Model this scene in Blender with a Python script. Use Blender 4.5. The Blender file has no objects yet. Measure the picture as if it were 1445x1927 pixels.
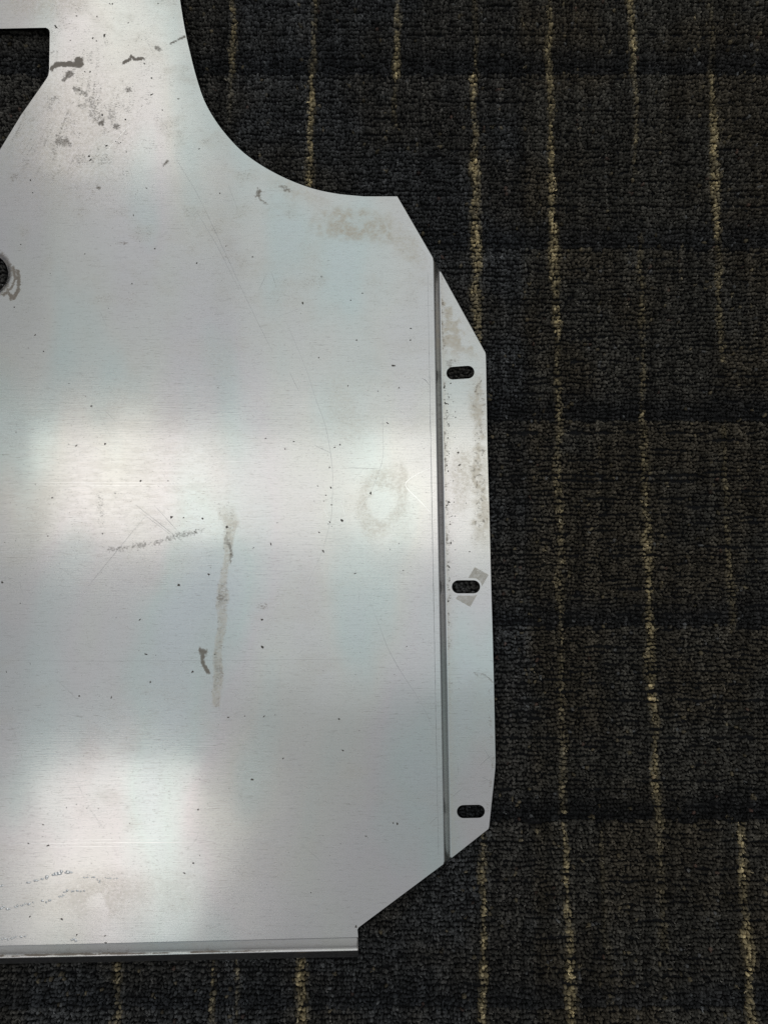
import bpy, math, random
import numpy as np
from mathutils import Vector
from mathutils.geometry import delaunay_2d_cdt

rng = np.random.default_rng(7)
random.seed(7)
scene = bpy.context.scene
col = scene.collection

# ------------------------------------------------------------------ camera
W, H, F = 1445.0, 1927.0, 1391.0            # photograph size and focal length in its pixels
TILT = math.radians(5.0)
DIST = 0.4e-3 * F                           # 0.4 mm of floor per pixel at the centre
CAM = np.array([0.0, -DIST * math.sin(TILT), DIST * math.cos(TILT)])
cd = bpy.data.cameras.new('camera')
cd.sensor_fit = 'VERTICAL'
cd.sensor_height = 24.0
cd.lens = 24.0 * F / H
cd.clip_start = 0.01
cd.clip_end = 100
cam = bpy.data.objects.new('camera', cd)
cam.location = CAM
cam.rotation_euler = (TILT, 0, 0)
col.objects.link(cam)
scene.camera = cam

def at(px, py, z=0.0):
    """a point measured in the photograph, on the level z -> world x, y"""
    px = np.asarray(px, float); py = np.asarray(py, float)
    x = (px - W / 2) / F
    y = -(py - H / 2) / F
    c, s = math.cos(TILT), math.sin(TILT)
    dy = y * c + s
    dz = y * s - c
    k = (np.asarray(z, float) - CAM[2]) / dz
    return np.stack([CAM[0] + x * k, CAM[1] + dy * k], -1)

# ------------------------------------------------------------------ light
world = bpy.data.worlds.new('World')
scene.world = world
world.use_nodes = True
bg = world.node_tree.nodes['Background']
bg.inputs[0].default_value = (0.92, 0.95, 1.0, 1)
bg.inputs[1].default_value = 0.10

CEIL = 2.6
def lamp(name, loc, sx, sy, radiance, color):
    l = bpy.data.lights.new(name, 'AREA')
    l.shape = 'RECTANGLE'
    l.size, l.size_y = sx, sy
    l.energy = radiance * math.pi * sx * sy
    l.color = color
    o = bpy.data.objects.new(name, l)
    o.location = loc
    col.objects.link(o)
    return o
def mirrored(px, py):
    """where the ceiling is that the plate mirrors at this spot of the photograph"""
    p = at(px, py, 0.0088)
    return p + (p - CAM[:2]) * (CEIL / CAM[2])
def ceiling_lamp(name, x0, y0, x1, y1, radiance, color, drop=0.0):
    a = mirrored(x0, y1); b = mirrored(x1, y0)
    m = (a + b) / 2
    lamp(name, (m[0], m[1], CEIL - drop), b[0] - a[0], b[1] - a[1], radiance, color)
# fill lamps standing in for the unseen pale ceiling, then the panels
ceiling_lamp('ceiling_fill', -1600, -2200, 2600, 3400, 0.225, (0.90, 0.97, 1.0))
ceiling_lamp('ceiling_fill', 40, -900, 430, 1950, 0.17, (0.90, 0.97, 1.0), 0.02)  # added fill patch, bounded to shape the reflection on the left
ceiling_lamp('ceiling_fill', 430, -900, 1900, 1300, 0.25, (0.88, 0.97, 1.0), 0.02)  # added fill patch, cut short so its edge mirrors in the plate
ceiling_lamp('ceiling_panel_or_fill', 90, -60, 340, 330, 0.85, (1.0, 0.94, 0.86), 0.04)
ceiling_lamp('ceiling_panel_or_fill', 70, 810, 440, 1020, 0.98, (1.0, 0.94, 0.86), 0.04)
ceiling_lamp('ceiling_panel_or_fill', 440, 810, 660, 1020, 0.32, (1.0, 0.97, 0.90), 0.04)  # dim fill added between two panels to broaden their reflection
ceiling_lamp('ceiling_panel_or_fill', 660, 810, 930, 1020, 0.80, (1.0, 0.96, 0.87), 0.04)
ceiling_lamp('ceiling_panel_or_fill', 70, 1440, 380, 1740, 1.0, (1.0, 0.93, 0.86), 0.04)

scene.view_settings.view_transform = 'Standard'
scene.view_settings.look = 'None'
scene.view_settings.exposure = 0.0
scene.view_settings.gamma = 1.0

# ------------------------------------------------------------------ helpers
def new_mesh(name, verts, faces, mat, parent=None, origin=(0, 0, 0), smooth=False, attrs=None):
    me = bpy.data.meshes.new(name)
    v = np.asarray(verts, np.float32) - np.asarray(origin, np.float32)
    if isinstance(faces, np.ndarray) and faces.ndim == 2:
        n, k = faces.shape
        me.vertices.add(len(v)); me.vertices.foreach_set('co', v.ravel())
        me.loops.add(n * k); me.loops.foreach_set('vertex_index', faces.ravel().astype(np.int32))
        me.polygons.add(n)
        me.polygons.foreach_set('loop_start', np.arange(0, n * k, k, dtype=np.int32))
        me.update(calc_edges=True)
    else:
        me.from_pydata([tuple(map(float, p)) for p in v], [], [tuple(map(int, f)) for f in faces])
        me.update()
    me.validate()
    me.polygons.foreach_set('use_smooth', np.full(len(me.polygons), smooth, dtype=bool))
    if attrs:
        for an, (typ, data) in attrs.items():
            a = me.attributes.new(an, typ, 'POINT')
            a.data.foreach_set('color' if typ == 'FLOAT_COLOR' else 'value', np.asarray(data, np.float32).ravel())
    me.materials.append(mat)
    o = bpy.data.objects.new(name, me)
    col.objects.link(o)
    if parent is not None:
        o.parent = parent
    return o

def vnoise(x, y, seed=0):
    x = np.asarray(x, float); y = np.asarray(y, float)
    xi = np.floor(x).astype(np.int64); yi = np.floor(y).astype(np.int64)
    fx = x - xi; fy = y - yi
    fx = fx * fx * (3 - 2 * fx); fy = fy * fy * (3 - 2 * fy)
    def h(a, b):
        n = (a * 374761393 + b * 668265263 + seed * 1442695041) & 0xFFFFFFFF
        n = ((n ^ (n >> 13)) * 1274126177) & 0xFFFFFFFF
        n = (n ^ (n >> 16)) & 0xFFFFFFFF
        return n / 4294967295.0
    return (h(xi, yi) * (1 - fx) + h(xi + 1, yi) * fx) * (1 - fy) + (h(xi, yi + 1) * (1 - fx) + h(xi + 1, yi + 1) * fx) * fy
def fbm(x, y, seed=0, octv=4):
    s = 0; a = 0.5; t = 0
    for i in range(octv):
        s = s + a * vnoise(x * 2 ** i, y * 2 ** i, seed + i * 17); t += a; a *= 0.55
    return s / t
def sstep(a, b, x):
    t = np.clip((x - a) / (b - a), 0, 1)
    return t * t * (3 - 2 * t)
def seg_dist(x, y, pts):
    d = np.full(np.shape(x), 1e9)
    for (x0, y0), (x1, y1) in zip(pts[:-1], pts[1:]):
        dx, dy = x1 - x0, y1 - y0
        t = np.clip(((x - x0) * dx + (y - y0) * dy) / (dx * dx + dy * dy + 1e-9), 0, 1)
        d = np.minimum(d, np.hypot(x - x0 - t * dx, y - y0 - t * dy))
    return d

class Nodes:
    def __init__(self, name):
        self.m = bpy.data.materials.new(name)
        self.m.use_nodes = True
        self.t = self.m.node_tree
        self.b = self.t.nodes['Principled BSDF']
    def n(self, typ, **kw):
        nd = self.t.nodes.new(typ)
        for k, v in kw.items():
            if k.startswith('i_'):
                nd.inputs[k[2:].replace('_', ' ')].default_value = v
            else:
                setattr(nd, k, v)
        return nd
    def l(self, a, b):
        self.t.links.new(a, b)
    def math(self, op, a, b=None, clamp=False):
        nd = self.t.nodes.new('ShaderNodeMath'); nd.operation = op; nd.use_clamp = clamp
        for i, v in enumerate((a, b)):
            if v is None: continue
            if isinstance(v, (int, float)): nd.inputs[i].default_value = v
            else: self.l(v, nd.inputs[i])
        return nd.outputs[0]
    def mix(self, f, a, b):
        nd = self.t.nodes.new('ShaderNodeMix'); nd.data_type = 'RGBA'
        for s, v in ((nd.inputs['Factor'], f), (nd.inputs[6], a), (nd.inputs[7], b)):
            if isinstance(v, (int, float)): s.default_value = v
            elif isinstance(v, tuple): s.default_value = v if len(v) == 4 else v + (1,)
            else: self.l(v, s)
        return nd.outputs[2]
    def noise(self, scale, detail=3.0, stretch=(1, 1, 1), rough=0.55):
        tc = self.n('ShaderNodeTexCoord')
        mp = self.n('ShaderNodeMapping'); mp.inputs['Scale'].default_value = stretch
        self.l(tc.outputs['Object'], mp.inputs['Vector'])
        nz = self.n('ShaderNodeTexNoise'); nz.inputs['Scale'].default_value = scale
        nz.inputs['Detail'].default_value = detail; nz.inputs['Roughness'].default_value = rough
        self.l(mp.outputs[0], nz.inputs['Vector'])
        return nz.outputs[0]
    def ramp(self, f, a, b):
        nd = self.n('ShaderNodeMapRange', clamp=True)
        nd.inputs['From Min'].default_value = a; nd.inputs['From Max'].default_value = b
        self.l(f, nd.inputs['Value'])
        return nd.outputs[0]

# ------------------------------------------------------------------ materials
def aluminium(name, painted=True, rough=0.2):
    N = Nodes(name); b = N.b
    streak = N.noise(1.0, 4, (22, 1500, 22))
    streak2 = N.noise(1.0, 3, (60, 2600, 60))
    dash = N.ramp(N.noise(1.0, 4, (170, 1900, 170), 0.7), 0.57, 0.72)
    pale = N.ramp(streak2, 0.55, 0.75)
    cloud = N.noise(9, 4)
    
    hue = N.n('ShaderNodeValToRGB')
    N.l(N.noise(1.0, 3, (7.5, 3.0, 7.5)), hue.inputs[0])
    cr = hue.color_ramp
    cr.elements[0].position = 0.30; cr.elements[0].color = (0.795, 0.85, 0.85, 1)
    cr.elements[1].position = 0.72; cr.elements[1].color = (0.81, 0.845, 0.86, 1)
    for p, c in ((0.38, (0.80, 0.865, 0.83)), (0.46, (0.87, 0.85, 0.80)), (0.55, (0.87, 0.825, 0.82)), (0.64, (0.80, 0.86, 0.835))):
        e = cr.elements.new(p); e.color = c + (1,)
    base = hue.outputs[0]
    base = N.mix(N.math('MULTIPLY', N.ramp(cloud, 0.45, 0.75), 0.25), base, (0.72, 0.71, 0.68))
    base = N.mix(N.math('MULTIPLY', N.ramp(streak, 0.35, 0.65), 0.10), base, (0.60, 0.61, 0.62))
    base = N.mix(N.math('MULTIPLY', dash, 0.62), base, (0.40, 0.37, 0.34))
    base = N.mix(N.math('MULTIPLY', pale, 0.3), base, (0.95, 0.95, 0.94))
    if painted:
        dirt = N.n('ShaderNodeAttribute', attribute_name='dirt').outputs['Fac']
        film = N.n('ShaderNodeAttribute', attribute_name='film').outputs['Fac']
        fine = N.noise(1.0, 5, (700, 1100, 700), 0.7)
        dirt = N.math('MULTIPLY', N.ramp(N.math('ADD', N.math('MULTIPLY', fine, 1.7), dirt), 1.02, 1.5), 0.82)
        film = N.math('MULTIPLY', film, N.ramp(N.noise(1.0, 5, (300, 480, 300), 0.72), 0.22, 0.56))
        base = N.mix(N.math('MULTIPLY', film, 0.95, True), base, (0.66, 0.585, 0.475))
        base = N.mix(dirt, base, (0.21, 0.16, 0.115))
        N.l(N.math('SUBTRACT', 0.97, N.math('ADD', N.math('MULTIPLY', dirt, 0.8), N.math('MULTIPLY', film, 0.22)), True), b.inputs['Metallic'])
        r = N.math('ADD', N.math('MULTIPLY', dirt, 0.35), N.math('MULTIPLY', film, 0.12))
        r = N.math('ADD', r, N.math('MULTIPLY', N.ramp(cloud, 0.3, 0.7), 0.06))
        N.l(N.math('ADD', r, rough), b.inputs['Roughness'])
    else:
        b.inputs['Metallic'].default_value = 0.97
        b.inputs['Roughness'].default_value = rough
    N.l(base, b.inputs['Base Color'])
    tg = N.n('ShaderNodeTangent', direction_type='UV_MAP', uv_map='UVMap')
    b.inputs['Anisotropic'].default_value = 0.45; N.l(tg.outputs[0], b.inputs['Tangent'])
    wave = N.noise(8, 2)
    bp1 = N.n('ShaderNodeBump'); bp1.inputs['Strength'].default_value = 0.24; bp1.inputs['Distance'].default_value = 0.0035
    N.l(wave, bp1.inputs['Height'])
    bp = N.n('ShaderNodeBump'); bp.inputs['Strength'].default_value = 0.06; bp.inputs['Distance'].default_value = 0.0003
    N.l(streak, bp.inputs['Height']); N.l(bp1.outputs[0], bp.inputs['Normal'])
    N.l(bp.outputs[0], b.inputs['Normal'])
    # rolled skin: a part of the surface mirrors more sharply than the brushed part
    gl = N.n('ShaderNodeBsdfAnisotropic', distribution='GGX')
    gl.inputs['Roughness'].default_value = 0.11
    N.l(base, gl.inputs['Color']); N.l(bp1.outputs[0], gl.inputs['Normal'])
    mx = N.n('ShaderNodeMixShader')
    if painted: N.l(N.math('MULTIPLY', N.math('SUBTRACT', 1.0, N.math('ADD', dirt, N.math('MULTIPLY', film, 0.6)), True), 0.20), mx.inputs[0])
    else: mx.inputs[0].default_value = 0.1
    N.l(b.outputs[0], mx.inputs[1]); N.l(gl.outputs[0], mx.inputs[2])
    N.l(mx.outputs[0], N.t.nodes['Material Output'].inputs['Surface'])
    return N.m
MAT_ALU = aluminium('brushed_aluminium')
MAT_EDGE = aluminium('cut_aluminium_edge', painted=False, rough=0.38)

def plain(name, colr, rough=0.8, metal=0.0, noise_scale=None, amount=0.4):
    N = Nodes(name); b = N.b
    if noise_scale:
        nz = N.noise(noise_scale, 4)
        N.l(N.mix(N.ramp(nz, 0.3, 0.7), tuple(c * (1 - amount) for c in colr), tuple(min(1, c * (1 + amount)) for c in colr)), b.inputs['Base Color'])
    else:
        b.inputs['Base Color'].default_value = tuple(colr) + (1,)
    b.inputs['Roughness'].default_value = rough
    b.inputs['Metallic'].default_value = metal
    return N.m
MAT_SPECK = plain('dried_mud_speck', (0.13, 0.115, 0.10), 0.8, 0, 900)
MAT_SCRATCH = plain('scratch_groove', (0.42, 0.42, 0.42), 0.4, 0.85, 600)
MAT_SCRATCH_W = plain('bright_scratch', (0.95, 0.95, 0.94), 0.15, 1.0)
MAT_LIP_DARK = plain('dark_lip_edge', (0.045, 0.043, 0.042), 0.6, 0.2, 500)  # near-black tone, used only for the strip below the lip
MAT_GLUE = plain('clear_glue', (0.93, 0.93, 0.93), 0.05, 1.0)

def tape_mat():
    N = Nodes('old_translucent_tape'); b = N.b
    b.inputs['Base Color'].default_value = (0.72, 0.66, 0.55, 1)
    b.inputs['Roughness'].default_value = 0.5
    tr = N.n('ShaderNodeBsdfTransparent')
    mx = N.n('ShaderNodeMixShader')
    nz = N.ramp(N.noise(420, 4), 0.3, 0.7)
    N.l(N.math('ADD', N.math('MULTIPLY', nz, 0.4), 0.25), mx.inputs[0])
    N.l(tr.outputs[0], mx.inputs[1]); N.l(b.outputs[0], mx.inputs[2])
    N.l(mx.outputs[0], N.t.nodes['Material Output'].inputs['Surface'])
    return N.m
MAT_TAPE = tape_mat()

def yarn_mat():
    N = Nodes('carpet_yarn'); b = N.b
    a = N.n('ShaderNodeAttribute', attribute_name='yarn')
    nz = N.noise(1500, 3)
    N.l(N.mix(N.ramp(nz, 0.25, 0.75), N.mix(0.55, a.outputs['Color'], (0, 0, 0)), a.outputs['Color']), b.inputs['Base Color'])
    b.inputs['Roughness'].default_value = 0.85
    b.inputs['Specular IOR Level'].default_value = 0.25
    bp = N.n('ShaderNodeBump'); bp.inputs['Strength'].default_value = 0.9; bp.inputs['Distance'].default_value = 0.0005
    N.l(N.noise(1900, 2), bp.inputs['Height']); N.l(bp.outputs[0], b.inputs['Normal'])
    return N.m
MAT_YARN = yarn_mat()
MAT_BACK = plain('carpet_backing', (0.010, 0.010, 0.011), 0.95, 0, 700)

# ------------------------------------------------------------------ heights
Z_TUFT = 0.0               # tops of the carpet loops
THICK = 0.0025
Z_FL = 0.0032              # top of the side flange
Z_M = 0.0094               # top of the main panel

# ------------------------------------------------------------------ plate outline, measured in the photograph
ORIG = np.append(at(-130, 963, Z_M), 0.0)        # foot of the plate, on its centre line
ANG = math.radians(1.318)
AX = np.array([-math.sin(ANG) * -1, -math.cos(ANG)])   # direction of the centre line (down the picture)
def mirror(p):
    p = np.asarray(p, float).copy()
    d = p[..., :2] - ORIG[:2]
    along = d @ AX
    perp = d - along[..., None] * AX
    p[..., :2] = ORIG[:2] + along[..., None] * AX - perp
    return p
def spline(pts, step):
    """Catmull-Rom through measured points"""
    P = np.array([2 * np.array(pts[0]) - np.array(pts[1])] + [np.array(p, float) for p in pts] + [2 * np.array(pts[-1]) - np.array(pts[-2])])
    out = []
    for i in range(1, len(P) - 2):
        n = max(2, int(np.hypot(*(P[i + 1] - P[i])) / step))
        for k in range(n):
            t = k / n
            out.append(0.5 * ((2 * P[i]) + (-P[i - 1] + P[i + 1]) * t + (2 * P[i - 1] - 5 * P[i] + 4 * P[i + 1] - P[i + 2]) * t ** 2
                              + (-P[i - 1] + 3 * P[i] - 3 * P[i + 1] + P[i + 2]) * t ** 3))
    out.append(np.array(pts[-1], float))
    return out
B0 = lambda y: 815.2 + (y - 530) * 0.01742
B1 = lambda y: 828.6 + (y - 530) * 0.01887
def cross(x0, k, edge):           # the bend line x = x0 + k*(y-530) meets an outline edge
    (ax, ay), (bx, by) = edge
    m = (bx - ax) / (by - ay)
    y = (x0 - k * 530 - ax + m * ay) / (m - k)
    return (ax + m * (y - ay), y)
E_TOP = ((748.5, 368), (914.5, 664))
E_BOT = ((921, 1560), (679, 1744))
B0t, B0b = cross(815.2, 0.01742, E_TOP), cross(815.2, 0.01742, E_BOT)
B1t, B1b = cross(828.6, 0.01887, E_TOP), cross(828.6, 0.01887, E_BOT)
LIP0 = lambda x: 1779.0 - x * 0.0230
right = spline([(329, -260), (333, -120), (338, -30), (341, 0), (350, 55), (360, 100), (373, 150), (387, 190), (406, 224), (431, 257), (461, 287),
                (500, 314), (545, 337), (590, 353.5), (635, 363), (685, 368)], 9)
right += [np.array(p, float) for p in [(748.5, 368), B0t, B0b, (681, 1743), (676.5, 1746.5), (674.5, 1750), (674, LIP0(674))]]
right = np.array(right)
i_b0t = len(right) - 6
R3 = at(right[:, 0], right[:, 1], Z_M)
outline = np.concatenate([R3, mirror(R3)[::-1]])
nR = len(R3)
# inset for a small chamfer, not where the panel runs on into a bend
def inset(poly, d, fixed):
    out = poly.copy(); n = len(poly)
    for i in range(n):
        if i in fixed: continue
        a, b, c = poly[i - 1], poly[i], poly[(i + 1) % n]
        e1 = (b - a) / np.linalg.norm(b - a); e2 = (c - b) / np.linalg.norm(c - b)
        n1 = np.array([e1[1], -e1[0]]); n2 = np.array([e2[1], -e2[0]])
        m = (n1 + n2); m /= max(1e-6, np.dot(m, n1))
        out[i] = b + m * d
    return out
joint = {i_b0t, i_b0t + 1, nR - 1, nR, 2 * nR - 1 - i_b0t, 2 * nR - 2 - i_b0t}
inner = inset(outline, 0.0007, joint)

# window in the plate and the two dished round holes
hw = np.array([(86, 52), (90.5, 53.5), (93.8, 57.5), (94.5, 62), (93.2, 133), (91.5, 142), (87, 150), (40, 217), (0, 283), (-38, 344), (-50, 356), (-66, 361)])
hw = at(hw[:, 0], hw[:, 1], Z_M)
window = np.concatenate([hw, mirror(hw)[::-1]])
HC, HR, HRO = (-27.0, 514.0), 38.0, 51.0
an = np.linspace(0, 2 * math.pi, 64, endpoint=False)
ringpx = np.stack([HC[0] + HR * np.cos(an), HC[1] + HR * np.sin(an)], -1)
hole = at(ringpx[:, 0], ringpx[:, 1], Z_M)
holec = at(*HC, Z_M)
def in_poly(p, poly):
    x, y = p[:, 0], p[:, 1]; ins = np.zeros(len(p), bool); n = len(poly)
    for i in range(n):
        x0, y0 = poly[i - 1]; x1, y1 = poly[i]
        c = ((y0 > y) != (y1 > y))
        with np.errstate(divide='ignore', invalid='ignore'):
            ins ^= c & (x < (x1 - x0) * (y - y0) / (y1 - y0 + 1e-15) + x0)
    return ins
def near_poly(p, poly, d):
    r = np.full(len(p), 1e9)
    for i in range(len(poly)):
        a, b = poly[i - 1], poly[i]
        r = np.minimum(r, seg_dist(p[:, 0], p[:, 1], [a, b]))
    return r < d
def cdt(loops, holes, pts):
    V = []; E = []
    for L in loops + holes:
        s = len(V); V += [Vector((float(q[0]), float(q[1]))) for q in L]
        E += [(s + i, s + (i + 1) % len(L)) for i in range(len(L))]
    nb = len(V)
    V += [Vector((float(q[0]), float(q[1]))) for q in pts]
    vo, eo, fo, *_ = delaunay_2d_cdt(V, E, [], 0, 1e-7)
    vo = np.array([(q[0], q[1]) for q in vo]); fo = np.array(fo, np.int64)
    c = vo[fo].mean(1)
    keep = np.zeros(len(c), bool)
    for L in loops: keep |= in_poly(c, L)
    for L in holes: keep &= ~in_poly(c, L)
    return vo, fo[keep], nb

# ------------------------------------------------------------------ wear, stains and films, in photograph pixels of the plate
def to_px(xy, z):
    d = np.column_stack([xy[:, 0] - CAM[0], xy[:, 1] - CAM[1], np.broadcast_to(z, len(xy)) - CAM[2]])
    c, s = math.cos(TILT), math.sin(TILT)
    yc = d[:, 1] * c + d[:, 2] * s
    zc = -d[:, 1] * s + d[:, 2] * c
    return W / 2 + F * d[:, 0] / -zc, H / 2 - F * yc / -zc
def blob(x, y, cx, cy, rx, ry, rot=0, soft=0.5, rag=0.5, sc=0.08, seed=1):
    a = math.radians(rot); dx, dy = x - cx, y - cy
    u = (dx * math.cos(a) + dy * math.sin(a)) / rx; v = (-dx * math.sin(a) + dy * math.cos(a)) / ry
    r = np.hypot(u, v) + (fbm(x * sc, y * sc, seed) - 0.5) * 2 * rag
    return 1 - sstep(1 - soft, 1 + soft * 0.3, r)
def streak(x, y, pts, w, soft=0.6, rag=0.5, sc=0.12, seed=1):
    d = seg_dist(x, y, pts) / w + (fbm(x * sc, y * sc, seed) - 0.5) * 2 * rag
    return 1 - sstep(1 - soft, 1 + soft * 0.3, d)
def wear(x, y):
    dirt = np.zeros(len(x)); film = np.zeros(len(x))
    def D(m, k): 
        nonlocal dirt; dirt = np.maximum(dirt, m * k)
    def Fm(m, k):
        nonlocal film; film = np.maximum(film, m * k)
    g = fbm(x * 0.35, y * 0.35, 5, 3)                 # fine mottling
    gg = 0.45 + 0.55 * sstep(0.35, 0.62, g)
    # mud smears round the neck
    D(streak(x, y, [(98, 128), (108, 120), (130, 121), (152, 122)], 5.5, .4, .5, .2, 2), .85)
    D(blob(x, y, 147, 115, 10, 8, -20, .4, .5, .2, 3), .85)
    D(streak(x, y, [(120, 150), (136, 138)], 4, .5, .9, .25, 4), .55)
    D(blob(x, y, 130, 139, 8, 6, 0, .4, .8, .25, 5), .6)
    D(streak(x, y, [(234, 117), (243, 114), (248, 106), (254, 112), (270, 110)], 3.4, .5, .6, .25, 6), .8)
    D(blob(x, y, 298, 91, 9, 5, 15, .5, .4, .2, 7), .55)
    D(streak(x, y, [(321, 82), (350, 68)], 2.6, .5, .5, .25, 8), .55)
    D(blob(x, y, 241, 168, 12, 6, 0, .7, .8, .2, 9), .5)
    D(blob(x, y, 150, 172, 18, 9, 20, .8, .9, .15, 10), .42)
    D(blob(x, y, 103, 186, 18, 10, 0, .9, .9, .2, 11), .3)
    D(blob(x, y, 192, 232, 7, 6, 0, .5, .7, .25, 12), .6)
    D(blob(x, y, 220, 239, 8, 8, 0, .6, .7, .25, 13), .5)
    D(blob(x, y, 118, 267, 20, 14, 30, .8, .9, .15, 14), .45)
    D(blob(x, y, 152, 199, 9, 5, 0, .6, .8, .25, 41), .4)
    D(blob(x, y, 28, 335, 16, 10, 0, .8, .9, .2, 15), .35)
    D(blob(x, y, 186, 353, 6, 5, 0, .5, .8, .25, 16), .5)
    D(blob(x, y, 230, 457, 14, 5, 0, .8, .9, .2, 17), .35)
    D(streak(x, y, [(308, 312), (316, 303)], 3, .5, .5, .25, 18), .6)
    D(blob(x, y, 486, 364, 6, 11, 10, .6, .6, .2, 19), .65)
    D(blob(x, y, 538, 356, 15, 8, 20, .8, .9, .2, 20), .45)
    D(streak(x, y, [(484, 352), (490, 375), (503, 385)], 3, .6, .8, .25, 21), .4)
    # rubbed fan of brown lines beside the window
    fan = sstep(210, 60, np.hypot(x - 115, y - 225)) * sstep(0.45, 0.8, vnoise(np.hypot(x + 250, y - 100) * .33, np.arctan2(y - 100, x + 250) * 4, 22))
    D(fan * sstep(.4, .6, fbm(x * .03, y * .03, 23)), .28)
    Fm(sstep(230, 40, np.hypot(x - 110, y - 250)) * gg, .45)
    Fm(blob(x, y, 60, 10, 120, 40, 0, .9, .5, .02, 24) * gg, .55)
    # dull water-marked patch below the notch
    Fm(blob(x, y, 672, 425, 95, 38, 12, .6, .5, .03, 25) * (0.35 + .65 * sstep(.38, .6, fbm(x * .09, y * .09, 26))), .9)
    Fm(blob(x, y, 770, 470, 50, 26, 55, .7, .5, .03, 27) * gg, .6)
    Fm(blob(x, y, 560, 360, 90, 22, 20, .9, .5, .04, 28) * gg, .5)
    # cream stain and its pale middle
    ring = blob(x, y, 715, 940, 58, 75, 15, .35, .35, .02, 29)
    hole_ = blob(x, y, 722, 948, 30, 42, 15, .3, .5, .03, 30)
    Fm(ring * gg * (1 - .95 * hole_), .45)
    Fm(blob(x, y, 645, 770, 40, 90, -15, .9, .5, .02, 31) * gg, .3)
    Fm(blob(x, y, 758, 920, 12, 55, 0, .5, .4, .04, 32) * gg, .45)
    # run of dirty water with its side arm
    ry = [935, 960, 985, 1000, 1020, 1060, 1090, 1110, 1122, 1135, 1180, 1215, 1240, 1270, 1300, 1330]
    rc = np.interp(y, ry, [418, 425, 434, 433, 430, 426, 421, 419, 420, 419, 417, 412, 410, 412, 409, 407])
    rw = np.interp(y, ry, [22, 20, 15, 11, 9, 7, 8, 10, 14, 11, 9, 8, 9, 9.5, 8, 7])
    ri = np.interp(y, ry, [0, .22, .4, .5, .5, .16, .3, .6, .8, .45, .22, .5, .5, .55, .4, .45]) * (y > 936) * (y < 1331)
    dd = np.abs(x - rc) / rw + (fbm(x * .08, y * .05, 33) - .5) * .9
    m = 1 - sstep(.7, 1.1, dd)
    Fm(m * sstep(935, 990, y) * (y < 1331), .55)
    D(m * ri * (.35 + .65 * sstep(.35, .65, fbm(x * .14, y * .06, 34))), .55)
    D((1 - sstep(.02, .16, np.abs(dd - .95))) * sstep(.5, .68, fbm(x * .15, y * .12, 36)) * (y > 1000) * (y < 1331), .4)
    D(streak(x, y, [(432, 1025), (436, 1040), (434, 1055)], 3.5, .6, .6, .2, 38), .5)
    D(streak(x, y, [(205, 1034), (240, 1031), (290, 1022), (330, 1010), (380, 998)], 6.5, .9, .9, .1, 39) * gg, .42)
    D(blob(x, y, 190, 955, 8, 40, -8, .9, .6, .08, 40), .2)
    D(streak(x, y, [(376, 1222), (383, 1232), (381, 1248), (393, 1266)], 4.2, .4, .5, .2, 42), .72)
    D(blob(x, y, 383, 1228, 9, 8, 0, .5, .7, .2, 43), .7)
    D(blob(x, y, 495, 1140, 12, 9, -20, .8, .8, .1, 44), .25)
    # side flange
    fl = x > B1(y) + 1
    fm = fbm(x * .07, y * .07, 50)
    fp = fbm(x * .03, y * .03, 51)
    f1 = sstep(.36, .58, fm) * sstep(690, 640, y) * (1 - .8 * (seg_dist(x, y, [(828, 500), (914, 664)]) < 10 + 14 * fp))
    Fm(fl * f1, .95); D(fl * f1 * sstep(.45, .7, g), .22)
    ed = seg_dist(x, y, [(914, 664), (918, 850), (925, 1100)])
    band = (1 - sstep(8, 24, np.abs(ed - 16) + (fp - .5) * 40)) * sstep(690, 740, y) * sstep(1060, 960, y)
    Fm(fl * band * (0.4 + .6 * sstep(.4, .6, fm)), .9); D(fl * band * sstep(.45, .7, g), .35)
    Fm(fl * blob(x, y, 868, 900, 30, 70, 0, .8, .6, .03, 52) * gg, .6)
    bd = x - B1(y)
    corner = np.exp(-np.clip(bd, 0, 99) / 5.0) * sstep(.42, .68, fbm(x * .22, y * .14, 53)) * sstep(1500, 1100, y)
    D(fl * corner, .8)
    Fm(fl * np.exp(-np.clip(bd, 0, 99) / 9.0), .5)
    D(fl * blob(x, y, 850, 680, 14, 5, 5, .6, .5, .1, 54), .35)
    D(fl * blob(x, y, 845, 686, 8, 8, 5, .6, .5, .1, 55), .35)
    D(fl * (1 - sstep(1, 6, np.abs(seg_dist(x, y, [(925, 1300), (933, 1440), (920, 1560)]) - 6))) * sstep(.45, .7, fm), .3)
    D(fl * (1 - sstep(0.8, 2.2, seg_dist(x, y, [(892, 1266), (899, 1272), (908, 1268), (928, 1284)]))), .4)
    D(fl * (1 - sstep(0.6, 1.8, seg_dist(x, y, [(905, 716), (897, 728), (893, 738)]))), .5)
    # round hole: grime inside and the mud that was left beside it
    r = np.hypot(x - HC[0], y - HC[1])
    D(sstep(54, 50, r) * sstep(.3, .6, fbm(x * .2, y * .2, 60)), .5); D(sstep(53, 51, r) * .16, 1)
    D(streak(x, y, [(25, 503), (29, 525), (24, 540), (8, 555)], 3.2, .4, .5, .2, 61), .7)
    D(streak(x, y, [(34, 510), (36, 530), (34, 548), (28, 560), (22, 562)], 4.2, .4, .7, .2, 62), .75)
    D(streak(x, y, [(18, 552), (26, 562)], 4, .4, .6, .2, 63), .75)
    # corner by the glue
    pm = blob(x, y, 190, 1690, 150, 55, 0, .9, .5, .02, 70)
    Fm(pm * (.6 + .4 * gg) * (1 - blob(x, y, 185, 1711, 21, 36, -10, .2, .3, .05, 71)), .36)
    Fm(blob(x, y, 200, 930, 330, 160, 0, .9, .4, .01, 72) * sstep(.4, .65, fbm(x * .05, y * .2, 73)), .16)
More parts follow.
